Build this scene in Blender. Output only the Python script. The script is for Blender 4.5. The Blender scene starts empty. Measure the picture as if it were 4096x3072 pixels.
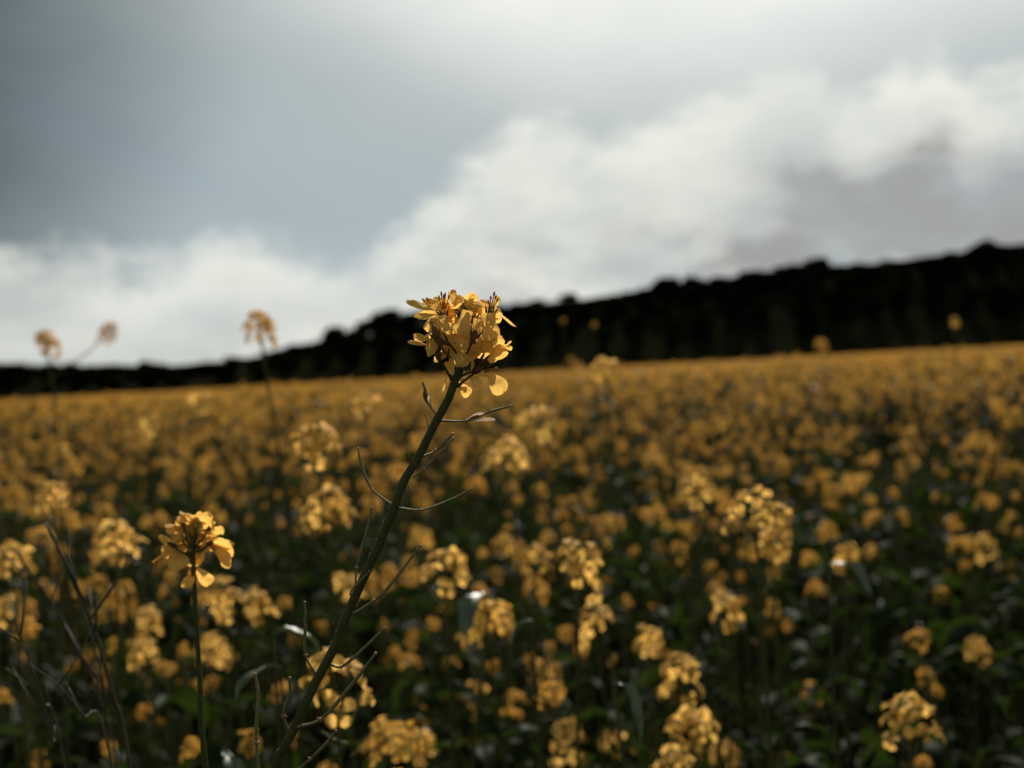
import bpy, math, random
from mathutils import Vector, Matrix, Euler, noise as mnoise

R = math.radians
rnd = random.Random(11)
scene = bpy.context.scene
COL = scene.collection

# ------------------------------------------------------------------ camera
CAM_Z, PITCH, ROLL, LENS = 1.0, R(0.443), R(3.1), 50.0
FPX = 4096 * LENS / 36.0
fwd = Vector((0, math.cos(PITCH), -math.sin(PITCH)))
_u0 = Vector((0, math.sin(PITCH), math.cos(PITCH)))
_r0 = Vector((1, 0, 0))
rgt = _r0 * math.cos(ROLL) - _u0 * math.sin(ROLL)
upv = _u0 * math.cos(ROLL) + _r0 * math.sin(ROLL)
CAM = Vector((0, 0, CAM_Z))
cam_data = bpy.data.cameras.new('camera')
cam = bpy.data.objects.new('camera', cam_data)
COL.objects.link(cam)
m = Matrix((rgt, upv, -fwd)).transposed().to_4x4()
m.translation = CAM
cam.matrix_world = m
cam_data.lens = LENS
cam_data.sensor_width = 36
cam_data.clip_start = 0.02
cam_data.clip_end = 5000
cam_data.dof.use_dof = True
cam_data.dof.focus_distance = 0.70
cam_data.dof.aperture_fstop = 8.5
scene.camera = cam

# ------------------------------------------------------------------ sun, sky, exposure
SUN_EL, SUN_AZ = R(38), R(10)          # azimuth clockwise from +Y
SUN_DIR = Vector((math.sin(SUN_AZ) * math.cos(SUN_EL), math.cos(SUN_AZ) * math.cos(SUN_EL), math.sin(SUN_EL)))
sun_data = bpy.data.lights.new('sun', 'SUN')
sun_data.energy = 5.0
sun_data.angle = R(0.5)
sun_data.color = (1.0, 0.93, 0.80)
sun = bpy.data.objects.new('sun', sun_data)
COL.objects.link(sun)
sun.rotation_euler = (-SUN_DIR).to_track_quat('-Z', 'Y').to_euler()
sun.location = (2, 10, 12)

scene.view_settings.view_transform = 'Standard'
scene.view_settings.look = 'None'
scene.view_settings.gamma = 1.0
scene.view_settings.exposure = 0.3
scene.view_settings.use_curve_mapping = False
scene.cycles.use_denoising = True
scene.cycles.max_bounces = 3
scene.cycles.diffuse_bounces = 2
scene.cycles.glossy_bounces = 2
scene.cycles.transmission_bounces = 2
scene.cycles.use_adaptive_sampling = False
scene.cycles.transparent_max_bounces = 4
scene.cycles.sample_clamp_indirect = 2.0
scene.cycles.sample_clamp_direct = 2.5


def ray(x, y):
    return fwd + rgt * ((x - 2048) / FPX) + upv * ((1536 - y) / FPX)


def P(x, y, d):
    """photo pixel at forward distance d -> world point"""
    return CAM + ray(x, y) * d


def project(p):
    d = p - CAM
    z = d.dot(fwd)
    if z < .05:
        return None
    return 2048 + FPX * d.dot(rgt) / z, 1536 - FPX * d.dot(upv) / z, z


def azel(x, y):
    v = ray(x, y).normalized()
    return math.atan2(v.x, v.y), math.asin(v.z)


class NT:
    """small helper to wire shader nodes"""
    def __init__(self, tree):
        self.t = tree

    def n(self, kind, **kw):
        nd = self.t.nodes.new(kind)
        for k, v in kw.items():
            setattr(nd, k, v)
        return nd

    def put(self, sock, v):
        if hasattr(v, 'is_linked') or hasattr(v, 'links'):
            self.t.links.new(v, sock)
        else:
            sock.default_value = v

    def math(self, op, a, b=0.0, c=None, clamp=False):
        nd = self.n('ShaderNodeMath', operation=op, use_clamp=clamp)
        self.put(nd.inputs[0], a)
        self.put(nd.inputs[1], b)
        if c is not None:
            self.put(nd.inputs[2], c)
        return nd.outputs[0]

    def mix(self, f, a, b):
        nd = self.n('ShaderNodeMix', data_type='RGBA')
        self.put(nd.inputs[0], f)
        self.put(nd.inputs[6], a)
        self.put(nd.inputs[7], b)
        return nd.outputs[2]

    def smooth(self, v, lo, hi, a=0.0, b=1.0):
        nd = self.n('ShaderNodeMapRange', interpolation_type='SMOOTHSTEP')
        self.put(nd.inputs[0], v)
        nd.inputs[1].default_value, nd.inputs[2].default_value = lo, hi
        nd.inputs[3].default_value, nd.inputs[4].default_value = a, b
        return nd.outputs[0]

    def noise(self, vec, scale, detail=4.0, rough=0.5, dist=0.0):
        nd = self.n('ShaderNodeTexNoise')
        if vec is not None:
            self.put(nd.inputs['Vector'], vec)
        nd.inputs['Scale'].default_value = scale
        nd.inputs['Detail'].default_value = detail
        nd.inputs['Roughness'].default_value = rough
        nd.inputs['Distortion'].default_value = dist
        return nd.outputs['Fac']


def build_world():
    w = bpy.data.worlds.new('World')
    scene.world = w
    w.use_nodes = True
    t = w.node_tree
    t.nodes.clear()
    g = NT(t)
    sky = g.n('ShaderNodeTexSky', sky_type='NISHITA')
    sky.sun_disc = False
    sky.sun_elevation = SUN_EL
    sky.sun_rotation = SUN_AZ
    sky.air_density = 0.55
    sky.dust_density = 0.4
    sky.ozone_density = 1.5
    STR = 0.05
    co = g.n('ShaderNodeTexCoord').outputs['Generated']
    sep = g.n('ShaderNodeSeparateXYZ')
    t.links.new(co, sep.inputs[0])
    az = g.math('ARCTAN2', sep.outputs[0], sep.outputs[1])
    el = g.math('ARCSINE', sep.outputs[2])
    cv = g.n('ShaderNodeCombineXYZ')
    g.put(cv.inputs[0], az)
    g.put(cv.inputs[1], g.math('MULTIPLY', el, 1.9))
    vec = cv.outputs[0]
    # height of the cloud bank's upper edge along the skyline, by bearing
    edge = [(-0, 545), (150, 540), (240, 572), (370, 565), (450, 508), (600, 512), (760, 550), (860, 470),
            (950, 400), (1060, 300), (1150, 255), (1300, 262), (1450, 238), (1560, 215), (1620, 170), (1740, 140),
            (1840, 180), (1920, 120), (2010, 95), (2090, 150), (2212, 125)]
    fc = g.n('ShaderNodeFloatCurve')
    cur = fc.mapping.curves[0]
    A0, A1, E1 = -0.55, 0.55, 0.5
    pts = [(-0.55, 0.08), (-0.45, 0.11)]
    for x, y in edge:
        a, e = azel(x * 1.8517, y * 1.8517)
        pts.append((a, e))
    pts += [(0.45, 0.16), (0.55, 0.10)]
    pts = [((a - A0) / (A1 - A0), e / E1) for a, e in pts]
    cur.points[0].location = pts[0]
    cur.points[1].location = pts[-1]
    for p in pts[1:-1]:
        cur.points.new(*p)
    fc.mapping.update()
    g.put(fc.inputs['Value'], g.math('DIVIDE', g.math('SUBTRACT', az, A0), A1 - A0))
    prof = g.math('MULTIPLY', fc.outputs[0], E1)
    n1 = g.noise(vec, 9.0, 5.0, 0.55)
    n2 = g.noise(vec, 24.0, 6.0, 0.6)
    wob = g.math('ADD', g.math('MULTIPLY', g.math('SUBTRACT', n1, 0.5), 0.055),
                 g.math('MULTIPLY', g.math('SUBTRACT', n2, 0.5), 0.050))
    wob = g.math('ADD', wob, g.math('MULTIPLY', g.math('SUBTRACT', g.noise(vec, 60.0, 4.0, 0.6), 0.5), 0.020))
    depth = g.math('SUBTRACT', g.math('ADD', prof, wob), el)      # >0 inside the bank
    bank = g.smooth(depth, -0.012, 0.024)
    thin = g.smooth(g.noise(vec, 12.0, 5.0, 0.55), 0.30, 0.64, 0.50, 1.0)
    bank = g.math('MULTIPLY', g.math('MULTIPLY', bank, thin), g.smooth(az, -.36, .02, .78, 1.0))
    # bright sunlit rims, grey thick bodies
    lump = g.noise(vec, 17.0, 6.0, 0.58, 0.3)
    body = g.smooth(depth, 0.02, 0.12)
    dark = g.math('ADD', g.math('MULTIPLY', g.math('MULTIPLY', body, g.smooth(lump, 0.34, 0.72)), .62), g.math('MULTIPLY', g.smooth(depth, .01, .05), .12))
    # the bank grows thick and grey away from the sun's side: low right
    thick = g.smooth(az, 0.05, 0.27)
    dark = g.math('ADD', dark, g.math('MULTIPLY', g.math('MULTIPLY', thick, g.math('MULTIPLY', g.smooth(depth, 0.035, 0.09), g.smooth(depth, .165, .12))),
                                      g.smooth(g.noise(vec, 7.0, 4.0, .5), 0.12, 0.56)), clamp=True)
    k = 1.0 / STR
    ccol = g.mix(dark, (0.70 * k, 0.705 * k, 0.645 * k, 1), (0.29 * k, 0.295 * k, 0.29 * k, 1))
    # thin high veil that scatters the sun forward: brightest toward the sun
    dt = g.n('ShaderNodeVectorMath', operation='DOT_PRODUCT')
    t.links.new(co, dt.inputs[0])
    dt.inputs[1].default_value = SUN_DIR
    fw = g.smooth(dt.outputs['Value'], 0.74, 0.92)
    veil_n = g.smooth(g.noise(vec, 4.0, 4.0, 0.5), 0.3, 0.7, 0.75, 1.0)
    veil = g.math('MULTIPLY', g.math('MULTIPLY', fw, 0.95), veil_n)
    low = g.smooth(el, 0.26, 0.02, 0.15, 0.42)
    veil = g.math('MAXIMUM', veil, low)
    glow = g.smooth(dt.outputs['Value'], 0.860, 0.936)
    vcol = g.mix(glow, (0.44 * k, 0.475 * k, 0.465 * k, 1), (0.92 * k, 0.915 * k, 0.85 * k, 1))
    skyc = g.mix(veil, g.mix(.65, sky.outputs[0], (0.27 * k, 0.335 * k, 0.335 * k, 1)), vcol)
    # slate-blue darkening mixed into the sky at left, for lens falloff and sky gradient
    d2 = g.n('ShaderNodeVectorMath', operation='DOT_PRODUCT')
    t.links.new(co, d2.inputs[0])
    d2.inputs[1].default_value = (math.sin(R(-36)) * math.cos(R(20)), math.cos(R(-36)) * math.cos(R(20)), math.sin(R(20)))
    sheet = g.math('ADD', d2.outputs['Value'], g.math('MULTIPLY', g.math('SUBTRACT', g.noise(vec, 3.0, 3.0, .5), .5), .05))
    sheet = g.math('MULTIPLY', g.smooth(sheet, .885, .98), .94)
    skyc = g.mix(sheet, skyc, (0.024 * k, 0.043 * k, 0.050 * k, 1))
    final = g.mix(bank, skyc, ccol)
    bg = g.n('ShaderNodeBackground')
    bg.inputs['Strength'].default_value = STR
    g.put(bg.inputs['Color'], final)
    out = g.n('ShaderNodeOutputWorld')
    t.links.new(bg.outputs[0], out.inputs[0])


build_world()


# ------------------------------------------------------------------ materials
def new_mat(name):
    mt = bpy.data.materials.new(name)
    mt.use_nodes = True
    mt.node_tree.nodes.clear()
    return mt, NT(mt.node_tree)


def thin_mat(name, c1, c2, transl, rough, spec, nscale, tcol=None, vein=False, bump=True, shiny=None):
    """a thin living sheet (petal, leaf): reflects and lets light through"""
    mt, g = new_mat(name)
    t = mt.node_tree
    oc = g.n('ShaderNodeTexCoord').outputs['Object']
    info = g.n('ShaderNodeObjectInfo').outputs['Random']
    f = g.noise(oc, nscale, 3.0, 0.6)
    f = g.smooth(g.math('ADD', f, g.math('MULTIPLY', g.math('SUBTRACT', info, 0.5), 0.25)), 0.3, 0.7)
    col = g.mix(f, c1 + (1,), c2 + (1,))
    pr = g.n('ShaderNodeBsdfPrincipled')
    g.put(pr.inputs['Base Color'], col)
    pr.inputs['Roughness'].default_value = rough
    pr.inputs['Specular IOR Level'].default_value = spec
    if shiny:       # some patches of the sheet have a waxy shine, most are dull
        g.put(pr.inputs['Specular IOR Level'], g.smooth(g.noise(oc, shiny[0], 1.0, 0.5), .60, .66, spec, shiny[1]))
    bp = g.n('ShaderNodeBump')
    bp.inputs['Strength'].default_value = 0.35
    bp.inputs['Distance'].default_value = 0.0006
    hn = g.noise(oc, nscale * 5, 2.0, 0.5)
    if vein:
        uvn = g.n('ShaderNodeUVMap')
        sp = g.n('ShaderNodeSeparateXYZ')
        t.links.new(uvn.outputs[0], sp.inputs[0])
        fan = g.math('SINE', g.math('MULTIPLY', sp.outputs[0], 46.0))
        hn = g.math('ADD', hn, g.math('MULTIPLY', fan, 0.35))
    if bump:
        g.put(bp.inputs['Height'], hn)
        t.links.new(bp.outputs[0], pr.inputs['Normal'])
    tr = g.n('ShaderNodeBsdfTranslucent')
    if tcol:
        g.put(tr.inputs['Color'], tcol + (1,))
    else:
        g.put(tr.inputs['Color'], col)
    ms = g.n('ShaderNodeMixShader')
    ms.inputs[0].default_value = transl
    t.links.new(pr.outputs[0], ms.inputs[1])
    t.links.new(tr.outputs[0], ms.inputs[2])
    o = g.n('ShaderNodeOutputMaterial')
    t.links.new(ms.outputs[0], o.inputs[0])
    return mt


def solid_mat(name, c1, c2, rough, spec, nscale, bump=0.3, dist=0.0005):
    mt, g = new_mat(name)
    t = mt.node_tree
    oc = g.n('ShaderNodeTexCoord').outputs['Object']
    f = g.smooth(g.noise(oc, nscale, 4.0, 0.6), 0.32, 0.68)
    col = g.mix(f, c1 + (1,), c2 + (1,))
    pr = g.n('ShaderNodeBsdfPrincipled')
    g.put(pr.inputs['Base Color'], col)
    pr.inputs['Roughness'].default_value = rough
    pr.inputs['Specular IOR Level'].default_value = spec
    bp = g.n('ShaderNodeBump')
    bp.inputs['Strength'].default_value = bump
    bp.inputs['Distance'].default_value = dist
    g.put(bp.inputs['Height'], g.noise(oc, nscale * 4, 3.0, 0.6))
    t.links.new(bp.outputs[0], pr.inputs['Normal'])
    o = g.n('ShaderNodeOutputMaterial')
    t.links.new(pr.outputs[0], o.inputs[0])
    return mt


M = {}
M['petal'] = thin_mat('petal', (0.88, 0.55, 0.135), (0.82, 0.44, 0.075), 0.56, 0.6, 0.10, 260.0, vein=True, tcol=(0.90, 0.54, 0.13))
M['field_petal'] = thin_mat('field_petal', (0.88, 0.50, 0.10), (0.70, 0.34, 0.045), 0.36, 0.7, 0.04, 60.0, bump=False)
M['dry_petal'] = thin_mat('dry_petal', (0.62, 0.50, 0.36), (0.45, 0.30, 0.18), 0.30, 0.5, 0.3, 300.0)
M['sepal'] = thin_mat('sepal', (0.26, 0.125, 0.035), (0.15, 0.085, 0.025), 0.40, 0.7, 0.08, 300.0)
M['stamen'] = thin_mat('stamen', (0.70, 0.40, 0.10), (0.48, 0.22, 0.05), 0.5, 0.6, 0.2, 400.0, bump=False)
M['bud'] = solid_mat('bud', (0.30, 0.22, 0.04), (0.16, 0.15, 0.03), 0.6, 0.2, 200.0)
M['stem'] = solid_mat('stem', (0.044, 0.048, 0.012), (0.075, 0.070, 0.021), 0.7, 0.10, 500.0, 0.6, 0.0008)
M['pod'] = solid_mat('pod', (0.21, 0.165, 0.06), (0.11, 0.105, 0.035), 0.6, 0.3, 500.0, 0.5)
M['pod_tip'] = solid_mat('pod_tip', (0.36, 0.19, 0.11), (0.22, 0.10, 0.06), 0.6, 0.3, 500.0, 0.5)
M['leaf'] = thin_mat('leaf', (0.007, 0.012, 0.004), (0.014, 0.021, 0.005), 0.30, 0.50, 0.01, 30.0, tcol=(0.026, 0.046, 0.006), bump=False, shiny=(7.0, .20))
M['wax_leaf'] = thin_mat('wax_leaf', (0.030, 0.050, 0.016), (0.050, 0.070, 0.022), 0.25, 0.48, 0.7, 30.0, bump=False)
M['straw'] = solid_mat('straw', (0.080, 0.062, 0.034), (0.048, 0.038, 0.020), 0.6, 0.25, 120.0, 0.5)
M['soil'] = solid_mat('soil', (0.018, 0.013, 0.008), (0.010, 0.008, 0.005), 0.95, 0.0, 9.0, 0.8, 0.03)
M['hill_grass'] = solid_mat('hill_grass', (0.008, 0.008, 0.004), (0.006, 0.007, 0.003), 0.95, 0.0, 0.2, 0.6, 0.3)
M['tree_leaf'] = thin_mat('tree_leaf', (0.006, 0.008, 0.003), (0.010, 0.012, 0.004), 0.05, 0.9, 0.0, 0.7, bump=False)
M['bark'] = solid_mat('bark', (0.014, 0.011, 0.008), (0.009, 0.007, 0.005), 0.95, 0.0, 4.0, 0.8, 0.03)


# ------------------------------------------------------------------ mesh builder
class MB:
    def __init__(self):
        self.v, self.f, self.mi, self.mats, self.uv = [], [], [], [], {}

    def mat(self, name):
        if name not in self.mats:
            self.mats.append(name)
        return self.mats.index(name)

    def add(self, vs, fs, mat, uvs=None):
        o = len(self.v)
        k = self.mat(mat)
        self.v.extend(vs)
        for f in fs:
            self.f.append(tuple(i + o for i in f))
            self.mi.append(k)
        if uvs:
            for i, u in enumerate(uvs):
                self.uv[o + i] = u

    def join(self, other, mtx):
        o = len(self.v)
        self.v.extend([mtx @ Vector(p) for p in other.v])
        idx = [self.mat(nm) for nm in other.mats]
        for f, k in zip(other.f, other.mi):
            self.f.append(tuple(i + o for i in f))
            self.mi.append(idx[k])
        for i, u in other.uv.items():
            self.uv[o + i] = u

    def tube(self, path, radii, seg, mat, cap=True, wob=0.0):
        path = [Vector(p) for p in path]
        n = len(path)
        if not hasattr(radii, '__len__'):
            radii = [radii] * n
        vs, fs = [], []
        ref = Vector((0.31, 0.73, 0.61))
        for i, p in enumerate(path):
            d = (path[min(i + 1, n - 1)] - path[max(i - 1, 0)])
            d = d.normalized() if d.length > 1e-9 else Vector((0, 0, 1))
            a = d.cross(ref)
            if a.length < 0.1:
                a = d.cross(Vector((1, 0, 0)))
            a.normalize()
            b = d.cross(a)
            for j in range(seg):
                th = 2 * math.pi * j / seg
                r = radii[i]
                if wob:
                    r *= 1 + wob * mnoise.noise(p * 220 + Vector((j * 3.1, 0, 0)))
                vs.append(p + (a * math.cos(th) + b * math.sin(th)) * r)
        for i in range(n - 1):
            for j in range(seg):
                j2 = (j + 1) % seg
                fs.append((i * seg + j, i * seg + j2, (i + 1) * seg + j2, (i + 1) * seg + j))
        if cap:
            fs.append(tuple(range(seg))[::-1])
            fs.append(tuple((n - 1) * seg + j for j in range(seg)))
        self.add(vs, fs, mat)

    def blob(self, c, rx, axis, rl, mat, seg=6, rings=4):
        """a small ellipsoid of radius rx, half length rl along axis"""
        axis = Vector(axis).normalized()
        pts, rad = [], []
        for i in range(rings + 1):
            u = -1 + 2 * i / rings
            pts.append(Vector(c) + axis * (u * rl))
            rad.append(rx * math.sqrt(max(0.02, 1 - u * u)))
        self.tube(pts, rad, seg, mat)

    def mesh(self, name, smooth=True):
        me = bpy.data.meshes.new(name)
        me.from_pydata([tuple(p) for p in self.v], [], self.f)
        for nm in self.mats:
            me.materials.append(M[nm])
        me.polygons.foreach_set('material_index', self.mi)
        if self.uv:
            ul = me.uv_layers.new(name='UVMap')
            for lp in me.loops:
                ul.data[lp.index].uv = self.uv.get(lp.vertex_index, (0, 0))
        if smooth:
            me.polygons.foreach_set('use_smooth', [True] * len(me.polygons))
        me.update()
        return me


def spline(pts, n):
    """Catmull-Rom through the points"""
    pts = [Vector(p) for p in pts]
    if len(pts) < 3:
        return [pts[0].lerp(pts[-1], i / (n - 1)) for i in range(n)]
    q = [pts[0] * 2 - pts[1]] + pts + [pts[-1] * 2 - pts[-2]]
    out = []
    segs = len(pts) - 1
    for i in range(n):
        u = i / (n - 1) * segs
        k = min(int(u), segs - 1)
        x = u - k
        a, b, c, d = q[k:k + 4]
        out.append(0.5 * (2 * b + (c - a) * x + (2 * a - 5 * b + 4 * c - d) * x * x + (3 * b - a - 3 * c + d) * x ** 3))
    return out


def link(name, data, parent=None, mtx=None):
    o = bpy.data.objects.new(name, data)
    COL.objects.link(o)
    if parent is not None:
        o.parent = parent
    if mtx is not None:
        o.matrix_local = mtx
    return o


def tag(o, label=None, cat=None, group=None, kind=None):
    for k, v in (('label', label), ('category', cat), ('group', group), ('kind', kind)):
        if v:
            o[k] = v
    return o


# ------------------------------------------------------------------ ground and hill
SKYLINE = [(-400, 815), (0, 785), (150, 778), (240, 790), (330, 780), (400, 790), (480, 772), (560, 770), (640, 742),
           (700, 735), (720, 708), (755, 716), (790, 685), (840, 672), (900, 668), (1000, 660), (1100, 650), (1200, 650),
           (1260, 640), (1320, 632), (1380, 628), (1440, 602), (1500, 598), (1600, 590), (1720, 570),
           (1770, 562), (1810, 570), (1900, 565), (2000, 548), (2080, 538), (2110, 524), (2212, 525), (2700, 470)]
_sk = []
for x, y in SKYLINE:
    v = ray(x * 1.8517, y * 1.8517)
    _sk.append((v.x / v.y, v.z / v.y))


def sky_slope(tx):
    """rise per metre of the wooded skyline at bearing tx = x / y"""
    if tx <= _sk[0][0]:
        return _sk[0][1]
    for (a, ea), (b, eb) in zip(_sk, _sk[1:]):
        if a <= tx <= b:
            return ea + (eb - ea) * (tx - a) / (b - a)
    return _sk[-1][1]


FIELD_END = 185.0
HILL_Y0, HILL_Y1 = 188.0, 232.0


def hill_z(x, y):
    u = min(1, max(0, (y - HILL_Y0) / (HILL_Y1 - HILL_Y0)))
    tx = x / max(y, HILL_Y1 - 8)
    # smoothed skyline less the height of the trees
    s = sum(sky_slope(tx + k * 0.02) for k in (-2, -1, 0, 1, 2)) / 5
    top = 1.0 + s * HILL_Y1 - 2.1
    return max(0.0, top) * (u * u * (3 - 2 * u))


def build_ground():
    mb = MB()
    nx, ny = 40, 40
    vs, fs = [], []
    xs = [-2500 + 5000 * i / nx for i in range(nx + 1)]
    for j in range(ny + 1):
        for i in range(nx + 1):
            vs.append(Vector((xs[i], -40 + 2600 * (j / ny) ** 2, 0)))
    for j in range(ny):
        for i in range(nx):
            a = j * (nx + 1) + i
            fs.append((a, a + 1, a + nx + 2, a + nx + 1))
    mb.add(vs, fs, 'soil')
    tag(link('ground', mb.mesh('ground')), kind='structure', label='dark bare soil under the mustard field')
    mb = MB()
    vs, fs = [], []
    nx, ny = 120, 16
    for j in range(ny + 1):
        for i in range(nx + 1):
            x = -190 + 380 * i / nx
            y = HILL_Y0 + (HILL_Y1 + 30 - HILL_Y0) * j / ny
            z = hill_z(x, y) - 0.05
            if j == 0:
                z = -0.3
            vs.append(Vector((x, y, z + 0.25 * mnoise.noise(Vector((x * .12, y * .12, 0))) * (z > 0.3))))
    for j in range(ny):
        for i in range(nx):
            a = j * (nx + 1) + i
            fs.append((a, a + 1, a + nx + 2, a + nx + 1))
    mb.add(vs, fs, 'hill_grass')
    tag(link('hill', mb.mesh('hill')), kind='structure', label='low hill rising to the right behind the field')


build_ground()


# ------------------------------------------------------------------ the wood on the hill
def tree_proto(seed, H, spread):
    r = random.Random(seed)
    tr = MB()
    lean = Vector((r.uniform(-.3, .3), r.uniform(-.3, .3), 0))
    tr.tube(spline([(0, 0, -0.4), lean * 0.4 + Vector((0, 0, H * .3)), lean + Vector((0, 0, H * .75))], 6),
            [.16 * H / 5, .13 * H / 5, .11 * H / 5, .08 * H / 5, .05 * H / 5, .03 * H / 5], 7, 'bark')
    lobes = []
    for k in range(9):
        a = k * 2.4 + r.uniform(-.4, .4)
        z = H * r.uniform(.30, .85)
        q = spread * r.uniform(.35, .62) * (1.15 - 0.7 * abs(z / H - .5))
        c = Vector((math.cos(a) * q, math.sin(a) * q, z)) + lean * (z / H)
        tr.tube(spline([lean * (z / H) * .6 + Vector((0, 0, z * .62)), c * .6 + Vector((0, 0, z * .3)), c], 4),
                [.05, .04, .025, .012], 5, 'bark')
        lobes.append((c, spread * r.uniform(.26, .42)))
    lobes.append((Vector((lean.x, lean.y, H * .84)), spread * .36))
    for k in range(4):
        a = r.uniform(0, 6.28)
        lobes.append((Vector((math.cos(a) * spread * .35, math.sin(a) * spread * .35, H * .16)), spread * .33))
    cr = MB()
    for c, q in lobes:
        for i in range(200):
            d = Vector((r.gauss(0, 1), r.gauss(0, 1), r.gauss(0, .85))).normalized() * q * r.uniform(.45, 1.12)
            p = c + d
            if p.z > H * 1.02:
                p.z = H * 1.02
            if p.z < 0.05:
                p.z = 0.05
            s = r.uniform(.13, .30)
            u = Vector((r.gauss(0, 1), r.gauss(0, 1), r.gauss(0, 1))).normalized()
            w = u.orthogonal().normalized()
            cr.add([p - u * s, p + w * s * .6, p + u * s, p - w * s * .6], [(0, 1, 2, 3)], 'tree_leaf')
    return tr.mesh('trunk'), cr.mesh('crown', smooth=False)


RIDGE = 'blurred dark tree on the crest of the wooded hill'
SLOPE = 'blurred dark tree below the crest of the wooded hill'
LOW = 'blurred dark tree in the low treeline'


def build_wood():
    protos = [tree_proto(100 + i, H, S) for i, (H, S) in enumerate(
        [(5.2, 2.5), (4.6, 2.6), (5.8, 2.4), (4.2, 2.3), (5.0, 2.9), (6.3, 2.2)])]
    PH = [5.2, 4.6, 5.8, 4.2, 5.0, 6.3]
    special = {}
    GROUP = 'trees of the dark wood behind the field'

    def tree(x, y, top, k, label):
        z = hill_z(x, y)
        if label in (RIDGE, SLOPE, LOW):
            px = project(Vector((x, y, 3)))[0]
            label += ', ' + ('far left' if px < 700 else 'left' if px < 1600 else 'behind the centre flower' if px < 2200 else 'right of the centre flower' if px < 3000 else 'far right')
        h = max(1.6, top - z)
        s = h / PH[k]
        root = link('tree', None)
        root.location = (x, y, z)
        root.rotation_euler = (0, 0, rnd.uniform(0, 6.28))
        sx = max(s, 0.85) * rnd.uniform(.95, 1.15)
        root.scale = (sx, sx, s)
        tag(root, label, 'tree', GROUP)
        link('trunk', protos[k][0], root)
        link('crown', protos[k][1], root)

    # crest row: tops follow the skyline
    x = -105.0
    while x < 108:
        y = HILL_Y1 + rnd.uniform(-3, 3)
        tx = x / y
        top = 1.0 + sky_slope(tx) * y + rnd.uniform(-.8, .2) + .55 * mnoise.noise(Vector((x * .16, 3.3, 0)))
        tree(x, y, top, rnd.randrange(6), LOW if tx < -0.16 else RIDGE)
        x += rnd.uniform(1.2, 1.9)
    # slope rows
    for y0, st in ((228, 2.2), (219, 3.0), (207, 5.0)):
        x = -95.0
        while x < 100:
            y = y0 + rnd.uniform(-3, 3)
            tx = x / y
            sk = 1.0 + sky_slope(tx) * y
            top = min(hill_z(x, y) + rnd.uniform(3.4, 4.8), sk - rnd.uniform(.7, 1.3))
            tree(x, y, top, rnd.randrange(6), LOW if tx < -0.16 else SLOPE)
            x += st * rnd.uniform(.8, 1.25)
    # single trees that stand out on the skyline
    for px, py, lab in ((720, 706, 'small round dark tree bump on the skyline at the foot of the hill'),
                        (840, 668, 'broad dark domed tree on the skyline just left of the tall foreground flower'),
                        (1225, 633, 'pointed dark treetop on the skyline right of the tall foreground flower'),
                        (1440, 599, 'dark round treetop on the skyline where the hill steps up'),
                        (1770, 556, 'dark bushy treetop standing above the middle of the right-hand ridge'),
                        (2125, 519, 'high dark tree at the far right top of the ridge')):
        v = ray(px * 1.8517, py * 1.8517)
        y = HILL_Y1 - 1.5
        tree(v.x / v.y * y, y, 1.0 + v.z / v.y * y, 1 if px != 1225 else 3, lab)


build_wood()


# ------------------------------------------------------------------ plant pieces
def petal_strip(mb, L, W, az, claw, droop, cup, mat, r, n=5):
    """one petal of a small field flower, growing from the origin; flower axis +Z"""
    ca, sa = math.cos(az), math.sin(az)
    vs, fs, uv = [], [], []
    for i in range(n):
        s = i / (n - 1)
        if s < 0.25:
            rr, z, w = 0.10 * L * s / .25, claw * s / .25, 0.10
        else:
            q = (s - .25) / .75
            rr = L * (0.10 + 0.90 * q)
            z = claw + L * (0.18 * q - droop * q * q)
            w = [0, .55, .98, .62][min(3, int(round(q * 3)))]
        for j, tt in enumerate((-1, 0, 1)):
            y = tt * w * W * .5
            zz = z + cup * abs(tt) * w * W + r.uniform(-.0009, .0009)
            x = rr - (0.07 * L * abs(tt) if i == n - 1 else 0)
            vs.append(Vector((x * ca - y * sa, x * sa + y * ca, zz)))
            uv.append((tt * .5 + .5, s))
    for i in range(n - 1):
        for j in range(2):
            a = i * 3 + j
            fs.append((a, a + 3, a + 4, a + 1))
    mb.add(vs, fs, mat, uv)


def flower_mb(seed):
    r = random.Random(seed)
    mb = MB()
    for k in range(4):
        petal_strip(mb, r.uniform(.0108, .0145), r.uniform(.0092, .0122), k * math.pi / 2 + r.uniform(-.2, .2),
                    .004, r.uniform(.0, 1.0), r.uniform(-.35, .45), 'field_petal', r)
    mb.tube([(0, 0, -.003), (0, 0, .002), (0, 0, .0065)], [.0009, .0014, .0008], 5, 'bud')
    for k in range(4):
        a = k * math.pi / 2 + .78
        mb.tube([(0, 0, .001), (.0018 * math.cos(a), .0018 * math.sin(a), .007)], [.0004, .0006], 3, 'stamen')
    return mb


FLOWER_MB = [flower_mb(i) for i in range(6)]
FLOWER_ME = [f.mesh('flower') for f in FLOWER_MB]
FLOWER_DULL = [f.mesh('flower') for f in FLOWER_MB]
for me in FLOWER_ME:      # brighter petal colour stands in for sunlight on the blooms that stand out
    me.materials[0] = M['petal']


def axis_mtx(pos, nrm, spin, s):
    q = Vector(nrm).normalized().to_track_quat('Z', 'Y')
    return Matrix.Translation(pos) @ q.to_matrix().to_4x4() @ Matrix.Rotation(spin, 4, 'Z') @ Matrix.Diagonal((s, s, s, 1))


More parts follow.
